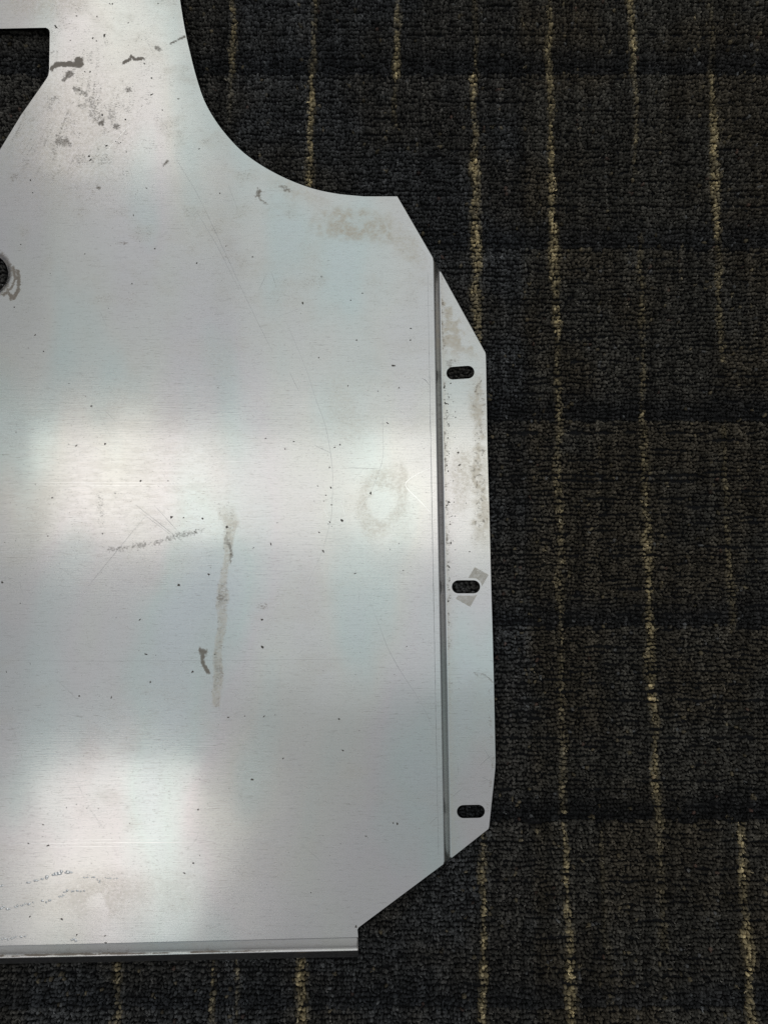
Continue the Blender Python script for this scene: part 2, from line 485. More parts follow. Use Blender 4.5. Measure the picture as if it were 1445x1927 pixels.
    # faint overall smudging
    Fm(sstep(.5, .8, fbm(x * .022, y * .03, 75, 4)) * sstep(750, 450, y), .22); D(sstep(.6, .8, fbm(x * .022, y * .03, 75, 4)) * sstep(750, 450, y), .13)
    D(sstep(.5, .75, fbm(x * .04, y * .04, 76, 4)) * sstep(260, 60, np.hypot(x - 140, y - 210)), .26)
    Fm(sstep(.5, .8, fbm(x * .012, y * .02, 74, 5)), .15)
    return np.clip(dirt, 0, .95), np.clip(film, 0, 1)

# ------------------------------------------------------------------ the plate
plate = bpy.data.objects.new('skid_plate', None)
plate.location = ORIG
plate['label'] = 'scuffed brushed aluminium skid plate lying on the dark carpet'
plate['category'] = 'skid plate'
col.objects.link(plate)

def uv_xy(o):
    uv = o.data.uv_layers.new(name='UVMap')
    me = o.data
    co = np.empty(len(me.vertices) * 3, np.float32); me.vertices.foreach_get('co', co); co = co.reshape(-1, 3)
    li = np.empty(len(me.loops), np.int32); me.loops.foreach_get('vertex_index', li)
    uv.data.foreach_set('uv', co[li][:, :2].ravel())

# main panel
def grid_pts(step, x0, x1, y0, y1):
    gx, gy = np.meshgrid(np.arange(x0, x1, step), np.arange(y0, y1, step * .9))
    gx[1::2] += step / 2
    return np.column_stack([gx.ravel(), gy.ravel()])
lo = outline.min(0); hi = outline.max(0)
xl = float(at(-30, 963, Z_M)[0]); yt = float(at(0, -40, Z_M)[1])
fine = grid_pts(0.00115, xl, hi[0], lo[1], yt)
crs = grid_pts(0.012, lo[0], hi[0], lo[1], hi[1])
crs = crs[(crs[:, 0] < xl - .004) | (crs[:, 1] > yt + .004)]
holem = mirror(hole)
pts = np.concatenate([fine, crs])
pts = pts[in_poly(pts, inner)]
ok = ~(in_poly(pts, window) | near_poly(pts, inner, .0006) | near_poly(pts, window, .0006))
for hc in (holec, mirror(holec)):
    ok &= np.hypot(pts[:, 0] - hc[0], pts[:, 1] - hc[1]) > (HR + 1) * .0004
pts = pts[ok]
vo, fo, nb = cdt([inner], [window, hole, holem], pts)
pr = np.minimum(np.hypot(vo[:, 0] - holec[0], vo[:, 1] - holec[1]), np.hypot(vo[:, 0] - mirror(holec)[0], vo[:, 1] - mirror(holec)[1])) / .0004
zz = Z_M - .0032 * (1 - sstep(HR - 2, HRO, pr))
px, py = to_px(vo, Z_M)
dirt, film = wear(px, py)
V = np.column_stack([vo, zz])
# orientation upwards
a, b, c = (V[fo[:, i]] for i in range(3))
flip = ((b - a)[:, 0] * (c - a)[:, 1] - (b - a)[:, 1] * (c - a)[:, 0]) < 0
fo[flip] = fo[flip][:, ::-1]
panel = new_mesh('main_panel', V, fo, MAT_ALU, plate, ORIG, True, {'dirt': ('FLOAT', dirt), 'film': ('FLOAT', film)})
uv_xy(panel)
# cut edges and underside
def wall(loops):
    V = []; Fc = []
    for rows in loops:
        n = len(rows[0]); s = len(V)
        for r in rows: V += list(r)
        for k in range(len(rows) - 1):
            for i in range(n):
                j = (i + 1) % n
                Fc.append((s + k * n + i, s + k * n + j, s + (k + 1) * n + j, s + (k + 1) * n + i))
    return V, Fc
def lift(p, z): return np.column_stack([p, np.full(len(p), z)])
zh = Z_M - .0032
loops = [[lift(inner, Z_M), lift(outline, Z_M - .00012), lift(outline, Z_M - THICK)]]
for L, z in ((window, Z_M), (hole, zh), (holem, zh)):
    loops.append([lift(L, z), lift(L, z - THICK)])
Vw, Fw = wall(loops)
new_mesh('cut_edge', Vw, Fw, MAT_EDGE, plate, ORIG)
vb, fb, _ = cdt([outline], [window, hole, holem], [])
new_mesh('underside', lift(vb, Z_M - THICK), fb[:, ::-1], MAT_EDGE, plate, ORIG)

# bend and flange on each side
NB, NL = 14, 260
bt = np.linspace(0, 1, NB); bl = np.linspace(0, 1, NL)
def bend_grid(dz):
    P = np.zeros((NB, NL, 3)); PX = np.zeros((NB, NL, 2))
    for i, t in enumerate(bt):
        tx = np.array(B0t) * (1 - t) + np.array(B1t) * t; bx = np.array(B0b) * (1 - t) + np.array(B1b) * t
        q = tx[None] * (1 - bl[:, None]) + bx[None] * bl[:, None]
        z = Z_M - (Z_M - Z_FL) * (lambda q: q * q * (3 - 2 * q))(t ** .9)
        P[i, :, :2] = at(q[:, 0], q[:, 1], z); P[i, :, 2] = z - dz; PX[i] = q
    return P, PX
def gridfaces(n, m, off=0, rev=False):
    i, j = np.meshgrid(np.arange(n - 1), np.arange(m - 1), indexing='ij')
    a = off + i * m + j
    f = np.stack([a, a + 1, a + m + 1, a + m], -1).reshape(-1, 4)
    return f[:, ::-1] if rev else f
bp, bpx = bend_grid(0); bpl, _ = bend_grid(THICK)
dB, fB = wear(bpx[..., 0].ravel(), bpx[..., 1].ravel())
V = np.concatenate([bp.reshape(-1, 3), bpl.reshape(-1, 3)])
Fg = np.concatenate([gridfaces(NB, NL), gridfaces(NB, NL, NB * NL, True)])
k = np.arange(NB - 1)
ends = []
for e in (0, NL - 1):
    a = k * NL + e
    q = np.stack([a, a + NL, a + NL + NB * NL, a + NB * NL], -1)
    ends.append(q if e == 0 else q[:, ::-1])
Fg = np.concatenate([Fg] + ends)
at2 = {'dirt': ('FLOAT', np.concatenate([dB, dB])), 'film': ('FLOAT', np.concatenate([fB, fB]))}
o = new_mesh('bend', V, Fg, MAT_ALU, plate, ORIG, True, at2); uv_xy(o)
o = new_mesh('bend', mirror(V), Fg[:, ::-1], MAT_ALU, plate, ORIG, True, at2); uv_xy(o)

def slot(cx, cy, hl, hh, rot):
    a = np.concatenate([np.linspace(-90, 90, 14), np.linspace(90, 270, 14)]) * math.pi / 180
    sx = np.where(np.arange(28) < 14, 1, -1) * (hl - hh)
    x = sx + hh * np.cos(a); y = hh * np.sin(a)
    r = math.radians(rot)
    return np.column_stack([cx + x * math.cos(r) - y * math.sin(r), cy + x * math.sin(r) + y * math.cos(r)])
slots_px = [slot(866, 701.3, 26.3, 12.0, -4), slot(876.5, 1104.3, 26.6, 12.4, 0), slot(885.7, 1527, 26.3, 12.4, -1)]
slots = [at(s[:, 0], s[:, 1], Z_FL) for s in slots_px]
fpx = np.array([B1t, (910, 656), (913.8, 662.5), (914.8, 667), (915.5, 690), (918.2, 850), (921.5, 960), (925, 1100), (928, 1200), (930.3, 1290), (933.3, 1435), (932.6, 1448), (929.5, 1478), (921.2, 1556), (920, 1560.5), B1b])
fout = at(fpx[:, 0], fpx[:, 1], Z_FL)
nf = len(fout)
fin = inset(fout, .0005, {0, nf - 1})
lo = fout.min(0); hi = fout.max(0)
fp_ = grid_pts(.001, lo[0], hi[0], lo[1], hi[1])
ok = in_poly(fp_, fin) & ~near_poly(fp_, fin, .0005)
for s in slots: ok &= ~in_poly(fp_, s) & ~near_poly(fp_, s, .0004)
vo, fo, _ = cdt([fin], slots, fp_[ok])
px, py = to_px(vo, Z_FL)
dF, fF = wear(px, py)
V = lift(vo, Z_FL)
a, b, c = (V[fo[:, i]] for i in range(3))
flip = ((b - a)[:, 0] * (c - a)[:, 1] - (b - a)[:, 1] * (c - a)[:, 0]) < 0
fo[flip] = fo[flip][:, ::-1]
Vw, Fw = wall([[lift(fin, Z_FL), lift(fout, Z_FL - .00012), lift(fout, Z_FL - THICK)]] + [[lift(s, Z_FL), lift(s, Z_FL - THICK)] for s in slots])
Vw = np.array(Vw)
vb, fb, _ = cdt([fout], slots, [])
for m in (False, True):
    f = (lambda q: mirror(q)) if m else (lambda q: q)
    g = fo[:, ::-1] if m else fo
    o = new_mesh('side_flange', f(V), g.copy(), MAT_ALU, plate, ORIG, True, {'dirt': ('FLOAT', dF), 'film': ('FLOAT', fF)}); uv_xy(o)
    new_mesh('flange_edge', f(Vw), Fw, MAT_EDGE, plate, ORIG)
    new_mesh('flange_underside', f(lift(vb, Z_FL - THICK)), fb[:, ::-1], MAT_EDGE, plate, ORIG)

# rolled lip along the straight end
rows = [(0.0, 0.0, Z_M), (1.5, 1.0, Z_M - .0002), (4, 4, Z_M - .0004), (15.5, 18, Z_M - .0015), (18.5, 20.5, Z_M - .0020), (20.5, 22.5, Z_M - .0020), (22.2, 24, Z_M - .0015), (23.5, 25, Z_M - .0016),
        (25, 26.2, Z_M - .0024), (31, 33, 0.0020), (34.5, 37, 0.0002)]
nx = 420
xs = np.linspace(float(to_px(mirror(R3[-1:]), Z_M)[0][0]), 674, nx)
ye = float(to_px(mirror(R3[-1:]), Z_M)[1][0])
LIP0 = (lambda xe: (lambda x: 1779.0 - 674 * .0230 + (np.asarray(x) - 674) * (1779.0 - 674 * .0230 - ye) / (674 - xe)))(xs[0])
PL = []; DL = []; FL = []
wob = (fbm(xs * .004, xs * 0, 80, 2) - .5) * 1.2
for d0, d1, z in rows:
    t = xs / 674
    yy = LIP0(xs) + d0 * (1 - t) + d1 * t + wob * (z < Z_M - .0012)
    q = at(xs, yy, z); PL.append(np.column_stack([q, np.full(nx, z)]))
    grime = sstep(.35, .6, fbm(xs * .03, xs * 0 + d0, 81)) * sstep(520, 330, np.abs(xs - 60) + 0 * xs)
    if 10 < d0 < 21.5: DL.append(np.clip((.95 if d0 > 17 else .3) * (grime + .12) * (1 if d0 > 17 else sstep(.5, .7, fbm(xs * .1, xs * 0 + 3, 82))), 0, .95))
    elif d0 > 30: DL.append(np.full(nx, 1.0))
    else: DL.append(np.zeros(nx))
    FL.append(np.full(nx, .25 if 2 < d0 < 21 else 0.0))
PL = np.array(PL); nr = len(rows)
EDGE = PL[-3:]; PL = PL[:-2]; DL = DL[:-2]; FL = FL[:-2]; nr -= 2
Vt = PL.reshape(-1, 3)
Vb = Vt.copy(); Vb[:, 2] -= .0018; Vb[:, 1] += .0012
V = np.concatenate([Vt, Vb])
Fg = np.concatenate([gridfaces(nr, nx, 0, True), gridfaces(nr, nx, nr * nx, False)])
k = np.arange(nr - 1); e = []
for j in (0, nx - 1):
    a = k * nx + j
    q = np.stack([a, a + nx, a + nx + nr * nx, a + nr * nx], -1)
    e.append(q[:, ::-1] if j else q)
Fg = np.concatenate([Fg] + e)
dl = np.array(DL).ravel(); fl_ = np.array(FL).ravel()
o = new_mesh('rolled_lip', V, Fg, MAT_ALU, plate, ORIG, True, {'dirt': ('FLOAT', np.concatenate([dl, dl])), 'film': ('FLOAT', np.concatenate([fl_, fl_]))}); uv_xy(o)

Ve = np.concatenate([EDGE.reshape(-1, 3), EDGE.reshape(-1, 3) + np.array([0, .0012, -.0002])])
new_mesh('lip_edge', Ve, np.concatenate([gridfaces(3, nx, 0, True), gridfaces(3, nx, 3 * nx)]), MAT_LIP_DARK, plate, ORIG, True)

# scratches: thin grooves following measured lines
def ribbons(name, lines, mat):
    V = []; Fc = []
    for pts, w, z in lines:
        p = np.array(spline(pts, 14)) if len(pts) > 2 else np.linspace(pts[0], pts[1], max(3, int(np.hypot(pts[1][0] - pts[0][0], pts[1][1] - pts[0][1]) / 12)))
        p = p + (rng.random(p.shape) - .5) * .5
        q = at(p[:, 0], p[:, 1], z)
        t = np.gradient(q, axis=0); t /= np.linalg.norm(t, axis=1)[:, None] + 1e-12
        nrm = np.column_stack([-t[:, 1], t[:, 0]])
        ww = w * (.35 + .65 * np.sin(np.linspace(.12, math.pi - .12, len(q)))) * (.6 + .6 * rng.random(len(q)))
        s = len(V)
        for k in range(len(q)):
            V.append((*(q[k] + nrm[k] * ww[k] / 2), z + .00005)); V.append((*(q[k] - nrm[k] * ww[k] / 2), z + .00005))
        for k in range(len(q) - 1):
            Fc.append((s + 2 * k, s + 2 * k + 1, s + 2 * k + 3, s + 2 * k + 2))
    o = new_mesh(name, V, Fc, mat, plate, ORIG)
    o['kind'] = 'stuff'
    return o
mm = .001
dark = [([(332, 299), (375, 372), (425, 478), (470, 575), (512, 660)], .24 * mm, Z_M), ([(370, 398), (410, 465), (450, 545)], .22 * mm, Z_M),
        ([(540, 609), (562, 660), (580, 705), (592, 745), (612, 800), (622, 852), (626, 894), (624.5, 964), (621, 984), (607, 1036), (580, 1096)], .17 * mm, Z_M),
        ([(545, 700), (562, 735)], .3 * mm, Z_M), ([(720, 782), (721, 854), (714, 884), (697, 928), (674, 966)], .16 * mm, Z_M),
        ([(592, 838), (622, 852)], .25 * mm, Z_M), ([(793, 711), (801, 716), (808, 725)], .4 * mm, Z_M),
        ([(700, 1140), (735, 1230), (790, 1320), (815, 1370)], .2 * mm, Z_M), ([(0, 1243), (150, 1244), (390, 1243), (700, 1240)], .13 * mm, Z_M),
        ([(488, 545), (500, 520)], .25 * mm, Z_M), ([(510, 510), (520, 540)], .25 * mm, Z_M), ([(430, 350), (447, 392)], .2 * mm, Z_M), ([(256, 950), (345, 1020)], .25 * mm, Z_M),
        ([(260, 960), (330, 1012)], .2 * mm, Z_M), ([(290, 950), (340, 1005)], .2 * mm, Z_M), ([(275, 970), (165, 1105)], .22 * mm, Z_M), ([(655, 880), (714, 882)], .25 * mm, Z_M),
        ([(850, 1500), (870, 1483)], .22 * mm, Z_FL), ([(861, 1440), (862, 1455)], .3 * mm, Z_FL), ([(909, 1406), (924, 1432)], .2 * mm, Z_FL), ([(906, 1462), (922, 1470)], .25 * mm, Z_FL),
        ([(903, 1440), (926, 1420)], .2 * mm, Z_FL), ([(890, 1265), (912, 1270), (928, 1284)], .3 * mm, Z_FL), ([(921, 1242), (929, 1246)], .3 * mm, Z_FL), ([(808, 1550), (822, 1538)], .25 * mm, Z_M)]
for i in range(45):
    x = rng.uniform(20, 700); y = rng.uniform(60, 1650); L = rng.uniform(12, 60); a = math.radians(rng.normal(65, 14) if rng.random() < .6 else rng.uniform(0, 180))
    if x > 330 and y < 400: continue
    dark.append(([(x, y), (x + L * math.cos(a), y + L * math.sin(a))], rng.uniform(.07, .13) * mm, Z_M))
# lines scribed along the bend before folding
ys = np.linspace(512, 1608, 40)
dark.append(([(B0(y) - 10.5 + .0012 * (y - 500), y) for y in ys], .42 * mm, Z_M))
ribbons('scratches', dark, MAT_SCRATCH)
lite = [([(811, 880), (785, 892), (764, 907), (766, 919), (781, 934), (797, 950), (809, 964)], .42 * mm, Z_M), 
        ([(0, 907), (120, 908), (400, 907)], .2 * mm, Z_M), ([(0, 912), (150, 913), (360, 914)], .16 * mm, Z_M), ([(20, 1588), (170, 1586), (370, 1585)], .26 * mm, Z_M), ([(80, 1594), (250, 1592)], .18 * mm, Z_M), ([(30, 1581), (300, 1580)], .15 * mm, Z_M),
        ([(570, 1745), (605, 1700), (620, 1675)], .35 * mm, Z_M), ([(641, 940), (652, 980)], .2 * mm, Z_M), ([(609, 955), (620, 980)], .2 * mm, Z_M),
        ([(200, 285), (245, 235)], .3 * mm, Z_M), ([(405, 870), (475, 868)], .25 * mm, Z_M)]
ribbons('bright_scratches', lite, MAT_SCRATCH_W)

# specks of dried mud and pits
def specks(lst):
    V = []; Fc = []
    for x, y, r, z in lst:
        n = 9; s = len(V)
        c = at(x, y, z); el = rng.uniform(.6, 1.5); ro = rng.uniform(0, math.pi)
        V.append((c[0], c[1], z + .00025))
        for k in range(n):
            a = 2 * math.pi * k / n; rr = r * .00034 * rng.uniform(.55, 1.35)
            u, v = rr * math.cos(a) * el, rr * math.sin(a) / el
            V.append((c[0] + u * math.cos(ro) - v * math.sin(ro), c[1] + u * math.sin(ro) + v * math.cos(ro), z + .00006))
        for k in range(n): Fc.append((s, s + 1 + k, s + 1 + (k + 1) % n))
    return V, Fc
L = [(323, 973, 3.2), (427, 992, 3), (643, 979, 3.6), (608, 1037, 2.8), (697, 928, 2.8), (198, 836, 2.6), (640, 837, 2.2), (493, 1166, 2.6), (494, 1218, 3), (363, 1264, 2.4), (510, 1024, 2.2), (393, 1081, 2.2), (337, 1101, 2.8),
     (382, 976, 2.2), (346, 974, 1.6), (275, 1231, 2.2), (264, 1166, 2), (106, 50, 3), (145, 30, 1.8), (207, 7, 2), (212, 7, 2), (183, 31, 2), (175, 72, 2.2), (182, 77, 1.8), (197, 67, 3.4), (242, 43, 1.6), (298, 7, 1.6), (133, 76, 1.6),
     (170, 135, 2.2), (272, 120, 1.8), (286, 147, 2), (286, 178, 2.6), (306, 207, 1.6), (336, 186, 1.8), (193, 216, 2), (237, 225, 2.2), (201, 274, 2.4), (168, 294, 2.6), (171, 301, 2.4), (218, 266, 1.6), (228, 268, 1.6), (238, 286, 1.4),
     (375, 280, 1.8), (414, 364, 1.8), (276, 354, 1.5), (160, 135, 1.6), (58, 339, 1.8), (62, 363, 1.6), (292, 468, 2), (740, 688, 3.2), (747, 1550, 2.6), (740, 1549, 1.6), (638, 1353, 2.2), (645, 1412, 1.8), (475, 1467, 2.6), (533, 1427, 1.6),
     (497, 1348, 2), (430, 1350, 2), (660, 565, 1.6), (682, 552, 1.8), (773, 618, 2), (772, 640, 2.2), (655, 726, 2), (570, 570, 2.6), (600, 673, 1.6), (671, 640, 2.2), (601, 1002, 1.8), (620, 880, 2), (623, 918, 2), (624, 950, 1.6), (621, 983, 1.8),
     (500, 825, 1.8), (537, 845, 1.6), (553, 831, 1.6), (729, 796, 2), (751, 730, 1.6), (711, 736, 1.2), (630, 842, 1.8), (91, 1591, 2.4), (145, 1759, 1.8), (364, 1624, 1.8), (347, 1643, 1.8), (54, 1587, 1.6), (82, 1552, 1.4), (199, 1774, 1.8),
     (57, 1725, 2), (117, 1730, 2.4), (67, 630, 2), (28, 578, 1.8), (40, 460, 1.6), (160, 478, 1.4), (5, 1096, 2.6), (150, 1310, 1.8), (210, 1313, 2.2), (670, 1744, 2.4), (585, 1680, 1.4), (265, 905, 2), (317, 905, 1.6), (217, 928, 1.8), (193, 1004, 1.6)]
allow = [(x, y, r, Z_M) for x, y, r in L]
for i in range(620):
    x = rng.uniform(2, 800); y = rng.uniform(5, 1765)
    if x > 330 and y < 420 or (x < 100 and y < 300) or (x > 690 and y > 1600) or y > 1600 + (800 - x) * 1.2: continue
    dens = -.15 + 1.1 * float(sstep(.42, .66, fbm(np.array([x * .012]), np.array([y * .012]), 95)[0])) + .65 * (y < 320) + .3 * (900 < y < 1350)
    if rng.random() > dens: continue
    allow.append((x, y, min(2.2, .4 + rng.exponential(.42)), Z_M))
for i in range(130):                                 # grit gathered at the foot of the bend and over the flange
    y = rng.uniform(720, 1180); x = B1(y) + 3 + rng.exponential(9)
    if x > 912 or any(abs(y - sy) < 16 and abs(x - sx) < 30 for sx, sy in ((866, 701), (876, 1104), (886, 1527))): continue
    allow.append((x, y, .6 + rng.exponential(.5), Z_FL))
Vs, Fs = specks(allow)
o = new_mesh('mud_specks', Vs, Fs, MAT_SPECK, plate, ORIG); o['kind'] = 'stuff'

# beads of clear glue in the corner
V = []; Fc = []
def bead(x, y, rx, ry, h):
    s = len(V); c = at(x, y, Z_M); n = 10; ro = rng.uniform(-.5, .5)
    for zr, rr in ((0, 1), (.55, .8), (.9, .42)):
        for k in range(n):
            a = 2 * math.pi * k / n
            u, v = rx * rr * math.cos(a) * rng.uniform(.8, 1.2), ry * rr * math.sin(a) * rng.uniform(.8, 1.2)
            V.append((c[0] + (u * math.cos(ro) - v * math.sin(ro)) * .0004, c[1] + (u * math.sin(ro) + v * math.cos(ro)) * .0004, Z_M + .00005 + h * zr))
    V.append((c[0], c[1], Z_M + .00005 + h))
    for r in range(2):
        for k in range(n): Fc.append((s + r * n + k, s + r * n + (k + 1) % n, s + (r + 1) * n + (k + 1) % n, s + (r + 1) * n + k))
    for k in range(n): Fc.append((s + 2 * n + k, s + 2 * n + (k + 1) % n, s + 3 * n))
for pts, w in (([(50, 1661), (70, 1656), (95, 1648), (118, 1642), (135, 1642)], 3.4), ([(2, 1709), (20, 1709), (35, 1705), (55, 1700), (68, 1695)], 2.6), ([(82, 1697), (100, 1692), (120, 1685)], 2.4), ([(122, 1679), (140, 1677), (158, 1676)], 2.4),
               ([(160, 1652), (178, 1651), (190, 1660)], 1.8), ([(200, 1653), (225, 1654)], 1.8), ([(4, 1768), (22, 1765), (45, 1762)], 2.2), ([(134, 1770), (139, 1766), (143, 1771)], 2.6), ([(0, 1667), (5, 1666)], 2.5)):
    for q in spline(pts, 5):
        if rng.random() < .82: bead(q[0] + rng.normal(0, 1.2), q[1] + rng.normal(0, 1), w * rng.uniform(.6, 1.4), w * rng.uniform(.4, .9), .00022)
o = new_mesh('glue_beads', V, Fc, MAT_GLUE, plate, ORIG, True); o['kind'] = 'stuff'

# bit of tape across the middle slot, torn away over the opening
tp = np.array([(893, 1067), (919, 1081.5), (884.5, 1142), (857.5, 1127)])
tp3 = at(tp[:, 0], tp[:, 1], Z_FL)
sl = slot(876.5, 1104.3, 30, 16.5, 0); sl3 = at(sl[:, 0], sl[:, 1], Z_FL)
gp = grid_pts(.0012, *[f for p in zip(tp3.min(0), tp3.max(0)) for f in p])
vo, fo, _ = cdt([tp3], [sl3], gp[in_poly(gp, tp3)])
a, b, c = (vo[fo[:, i]] for i in range(3))
flip = ((b - a)[:, 0] * (c - a)[:, 1] - (b - a)[:, 1] * (c - a)[:, 0]) < 0
fo[flip] = fo[flip][:, ::-1]
o = new_mesh('tape_scrap', np.column_stack([vo, Z_FL + .0002 + .00025 * fbm(vo[:, 0] * 300, vo[:, 1] * 300, 90)]), fo, MAT_TAPE, plate, ORIG, True)
o['label'] = 'scrap of old translucent tape at the middle slot'

# ------------------------------------------------------------------ carpet
PX, PY = .0023, .0028
x0, y1 = at(-260, -260, 0); x1, y0 = at(1720, 2120, 0)
yrow = []
y = y0
while y < y1:
    yrow.append(y); y += PY * rng.uniform(.86, 1.12) + (PY * .28 if rng.random() < .07 else 0)
nxr = int((x1 - x0) / PX)
X = []; Y = []; Rw = []
for r, yy in enumerate(yrow):
    X.append(x0 + (np.arange(nxr) + rng.random()) * PX + rng.normal(0, PX * .16, nxr)); Y.append(yy + rng.normal(0, PY * .10, nxr) + (vnoise(X[-1] * 90, X[-1] * 0 + r * .55, 300) - .5) * PY * 1.1); Rw.append(np.full(nxr, r))
X = np.concatenate(X); Y = np.concatenate(Y); Rw = np.concatenate(Rw)
P = np.column_stack([X, Y])
# the loops pressed flat deep under the plate are never seen
cover = in_poly(P, inset(outline, .03, set())) & ~(in_poly(P, window) | near_poly(P, window, .02))
for hc in (holec, mirror(holec)): cover &= np.hypot(P[:, 0] - hc[0], P[:, 1] - hc[1]) > .03
X, Y, Rw = X[~cover], Y[~cover], Rw[~cover]; P = P[~cover]
NT = len(X)
qx, qy = to_px(P, 0.0)

# yarn colours: charcoal and brown-black with dotted tan ends, laid in blocks
stripe = np.zeros(NT)
def tan(x0, y0, x1, y1, s0, s1, w, seed):
    global stripe
    t = np.clip((qy - y0) / (y1 - y0), 0, 1)
    inr = (qy >= y0) & (qy < y1)
    cx = x0 + (x1 - x0) * t + (vnoise(qy * .02, qy * 0, seed) - .5) * 7
    ww = w * (.55 + .9 * vnoise(qy * .025, qy * 0 + 3, seed + 1))
    k = (s0 + (s1 - s0) * t) * (.55 + .75 * vnoise(qy * .035, qy * 0 + 9, seed + 2))
    m = np.exp(-np.power(np.abs(qx - cx) / (ww * .88), 3)) * inr * k * (.6 + .5 * sstep(.25, .5, vnoise(qy * .06, qy * 0 + 5, seed + 3)))
    stripe = np.maximum(stripe, m)
for i, a in enumerate([(440, -20, 437, 145, .9, .45, 6), (437, 145, 432, 230, .3, .05, 5), (592, -20, 588, 140, .35, .3, 6), (588, 136, 583, 360, .9, .95, 7.5), (567, 1780, 564, 2100, .95, .9, 8.5),
                       (748, -20, 745, 145, .5, .7, 6), (745, 145, 743, 240, .3, .1, 5), (895, -20, 893, 140, .1, .25, 5), (893, 140, 894, 300, .75, .6, 7), (894, 300, 898, 660, .85, .75, 8), (906, 1560, 913, 2100, .5, .75, 7),
                       (1033, -20, 1033, 140, .5, .5, 5), (1033, 140, 1038, 330, .6, .75, 6), (1040, 330, 1048, 630, 1, .9, 8), (1048, 630, 1050, 800, .4, .5, 6), (1050, 800, 1054, 1060, .45, .35, 7), (1054, 1060, 1060, 1530, .25, .3, 7),
                       (1062, 1548, 1070, 1750, .85, .7, 6), (1070, 1750, 1084, 2100, .95, .9, 8), (1186, -20, 1192, 145, .8, .6, 6), (1193, 145, 1197, 330, .25, .2, 5), (1206, 430, 1211, 800, .2, .35, 5), (1212, 800, 1217, 1000, .4, .55, 7),
                       (1217, 1000, 1226, 1280, .75, .85, 9), (1226, 1280, 1233, 1390, .85, .7, 8), (1233, 1390, 1240, 1560, .65, .5, 7), (1240, 1560, 1250, 1800, .2, .25, 8), (1338, -20, 1338, 138, .2, .2, 5),
                       (1339, 138, 1343, 300, .95, .9, 6.5), (1343, 300, 1350, 450, .95, .7, 8), (1350, 450, 1358, 680, .5, .35, 6), (1360, 800, 1378, 1180, .2, .3, 6), (1395, 1548, 1404, 1750, .8, .8, 9), (1404, 1750, 1416, 1930, .95, .8, 9.5),
                       (222, 1790, 217, 2100, .55, .45, 6), (402, 1800, 399, 2100, .35, .35, 5), (445, 1800, 443, 2000, .22, .2, 4), (1493, -20, 1500, 500, .6, .7, 8), (1515, 900, 1530, 1500, .6, .7, 8), (1130, 1560, 1150, 1900, .18, .12, 6), (1050, 1930, 1050, 2200, 0, 0, 5)]):
    tan(*a, 100 + i * 5)
for i, (xx, a, b) in enumerate([(-90, -200, 500), (-160, 1700, 2200)]):
    tan(xx, a, xx, b, .6, .6, 7, 900 + i * 5)
colv = vnoise(qx / 7.0, qy / 170.0, 200)                    # thin upright lines of slightly paler yarn
colv2 = vnoise(qx / 26.0, qy / 260.0, 201)
big = fbm(qx / 260.0, qy / 140.0, 202, 3)
# blocks: each course of the pattern ends in a darker row
edges = [-190, 140, 468, 792, 1180, 1545, 1900, 2300]
lvl = np.ones(NT); navy = np.zeros(NT)
for a, b, k in zip(edges[:-1], edges[1:], (.5, .35, .5, .4, .65, .3, .3)):
    i = (qy >= a) & (qy < b)
    dd = b - qy + (vnoise(qx / 90, qy * 0, 203) - .5) * 22
    dk = sstep(70, 6, dd) * i
    lvl *= 1 - k * dk; navy = np.maximum(navy, dk)
    lvl *= 1 + .22 * sstep(60, 0, qy - a) * i
lvl *= .72 + .66 * sstep(.28, .8, .66 * colv + .14 * colv2 + .2 * big)
base_a = np.array([.082, .076, .067]); base_b = np.array([.086, .073, .056]); base_n = np.array([.052, .056, .064])
mixk = sstep(.35, .65, fbm(qx / 120, qy / 120, 204, 3))[:, None]
colr = base_a * (1 - mixk) + base_b * mixk
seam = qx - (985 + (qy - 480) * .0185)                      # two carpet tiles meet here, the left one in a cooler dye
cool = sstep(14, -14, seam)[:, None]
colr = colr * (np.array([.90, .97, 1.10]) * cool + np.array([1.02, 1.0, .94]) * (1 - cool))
colr = colr * (1 - .6 * navy[:, None]) + base_n * .6 * navy[:, None]
colr = colr * lvl[:, None]
acc = (rng.random(NT) < .016 + .05 * sstep(.62, .85, colv))          # stray tan, grey and rust loops
accc = np.array([[.24, .19, .11], [.18, .18, .18], [.15, .08, .06]])[rng.choice(3, NT, p=[.5, .4, .1])]
colr = np.where(acc[:, None], colr * .45 + accc * .55, colr)
tanc = np.array([.74, .59, .33]) * rng.uniform(.65, 1.2, NT)[:, None]
smask = np.clip(stripe * rng.uniform(.6, 1.25, NT), 0, 1)[:, None]
colr = colr * (1 - smask) + tanc * smask
colr *= rng.uniform(.45, 1.75, NT)[:, None]

# loop shape: lumpy little dome, each one different
NS = 6
print('loops', NT)
prof = [(.92, -1.0), (1.12, -.35), (.80, .55)]
ang = np.arange(NS) / NS * 2 * math.pi
ht = rng.uniform(.0018, .0028, NT)
rise = rng.normal(0, .0005, NT) - .0004 * navy
el = rng.uniform(.85, 1.45, NT); ro = rng.normal(0, .55, NT)
R = rng.uniform(.00095, .00140, NT)
lx = rng.normal(0, .0004, NT); ly = rng.normal(0, .0004, NT)
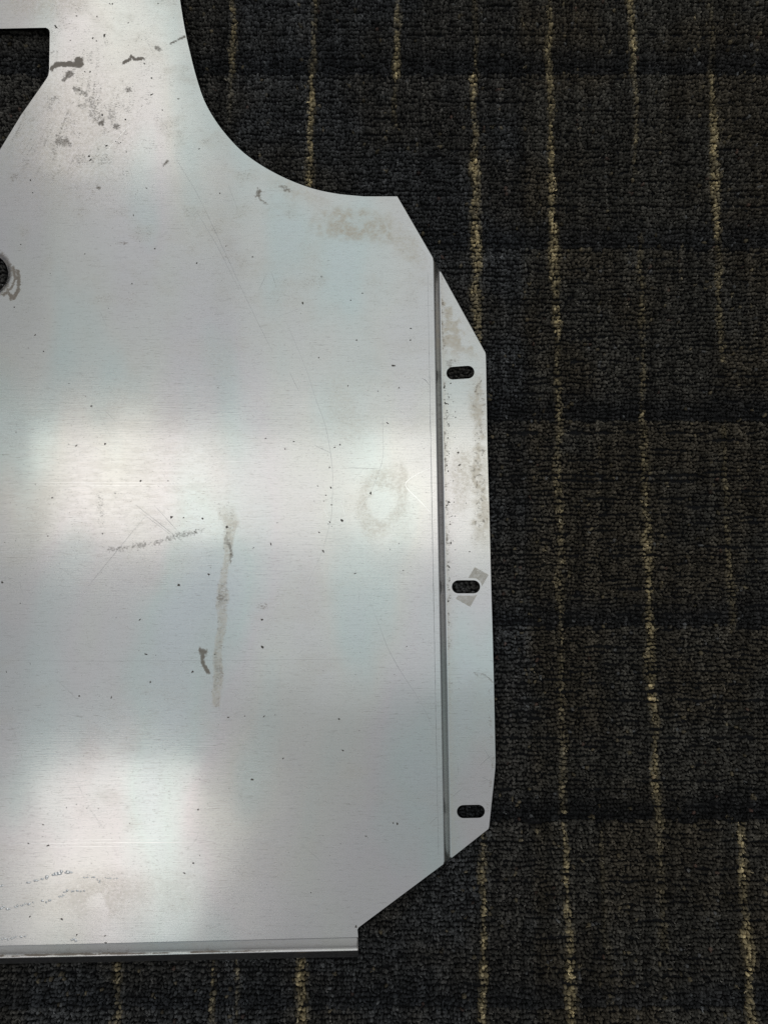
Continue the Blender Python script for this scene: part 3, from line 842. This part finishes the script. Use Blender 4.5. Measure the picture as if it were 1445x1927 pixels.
# anything under the metal is pressed down
under = (in_poly(P, fout) & ~np.any([in_poly(P, s) for s in slots], axis=0)) | in_poly(P, mirror(fout))
VV = np.zeros((NT, NS * 3 + 1, 3))
top = np.where(under, -.0006, np.minimum(rise, .0007))
for r, (rr, zr) in enumerate(prof):
    jit = rng.uniform(.6, 1.35, (NT, NS))
    u = R[:, None] * rr * np.cos(ang)[None] * el[:, None] * jit
    v = R[:, None] * rr * np.sin(ang)[None] / el[:, None] * jit
    f = (zr + 1) / 2
    VV[:, r * NS:(r + 1) * NS, 0] = X[:, None] + u * np.cos(ro)[:, None] - v * np.sin(ro)[:, None] + lx[:, None] * f
    VV[:, r * NS:(r + 1) * NS, 1] = Y[:, None] + u * np.sin(ro)[:, None] + v * np.cos(ro)[:, None] + ly[:, None] * f
    VV[:, r * NS:(r + 1) * NS, 2] = top[:, None] - ht[:, None] * (1 - f) * (1.5 if r == 0 else 1) + rng.normal(0, .00012, (NT, NS)) * (r > 0) * (~under[:, None])
VV[:, -1, 0] = X + lx; VV[:, -1, 1] = Y + ly; VV[:, -1, 2] = top + .00012
t1 = []
for r in range(2):
    for k in range(NS):
        a, b = r * NS + k, r * NS + (k + 1) % NS
        t1 += [(a, b, b + NS), (a, b + NS, a + NS)]
for k in range(NS): t1.append((2 * NS + k, 2 * NS + (k + 1) % NS, 3 * NS))
t1 = np.array(t1)
nv = NS * 3 + 1
faces = (t1[None] + (np.arange(NT) * nv)[:, None, None]).reshape(-1, 3)
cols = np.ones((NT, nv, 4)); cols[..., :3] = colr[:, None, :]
# stray fibres standing out of the loops
NFB = 70000
ii = rng.integers(0, NT, NFB); ii = ii[~under[ii]]; NFB = len(ii)
fa = rng.uniform(0, 2 * math.pi, NFB); fl = rng.uniform(.0009, .0026, NFB); fw = .00014
cx = X[ii] + rng.normal(0, .0008, NFB); cy = Y[ii] + rng.normal(0, .0008, NFB); cz = top[ii] + .0001
dx, dy = np.cos(fa), np.sin(fa)
FV = np.zeros((NFB, 4, 3))
bow = rng.normal(0, .0004, NFB)
FV[:, 0] = np.column_stack([cx - dy * fw, cy + dx * fw, cz - .0003]); FV[:, 1] = np.column_stack([cx + dy * fw, cy - dx * fw, cz - .0003])
FV[:, 2] = np.column_stack([cx + dx * fl * .5 - dy * bow + dy * fw, cy + dy * fl * .5 + dx * bow - dx * fw, cz + .00045])
FV[:, 3] = np.column_stack([cx + dx * fl, cy + dy * fl, cz + .0002])
FF = (np.array([(0, 1, 2), (0, 2, 3)])[None] + (np.arange(NFB) * 4)[:, None, None]).reshape(-1, 3) + NT * nv
FC = np.ones((NFB, 4, 4)); FC[..., :3] = (colr[ii] * rng.uniform(1.0, 2.2, NFB)[:, None])[:, None]
V = np.concatenate([VV.reshape(-1, 3), FV.reshape(-1, 3)])
allc = np.concatenate([cols.reshape(-1, 4), FC.reshape(-1, 4)])
carpet = new_mesh('carpet', [(-1.2, -1.2, -.0042), (1.2, -1.2, -.0042), (1.2, 1.2, -.0042), (-1.2, 1.2, -.0042)], [(0, 1, 2, 3)], MAT_BACK)
carpet['kind'] = 'structure'
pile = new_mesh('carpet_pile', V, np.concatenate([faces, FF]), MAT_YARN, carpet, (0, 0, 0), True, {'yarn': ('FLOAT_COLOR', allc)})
pile['kind'] = 'stuff'
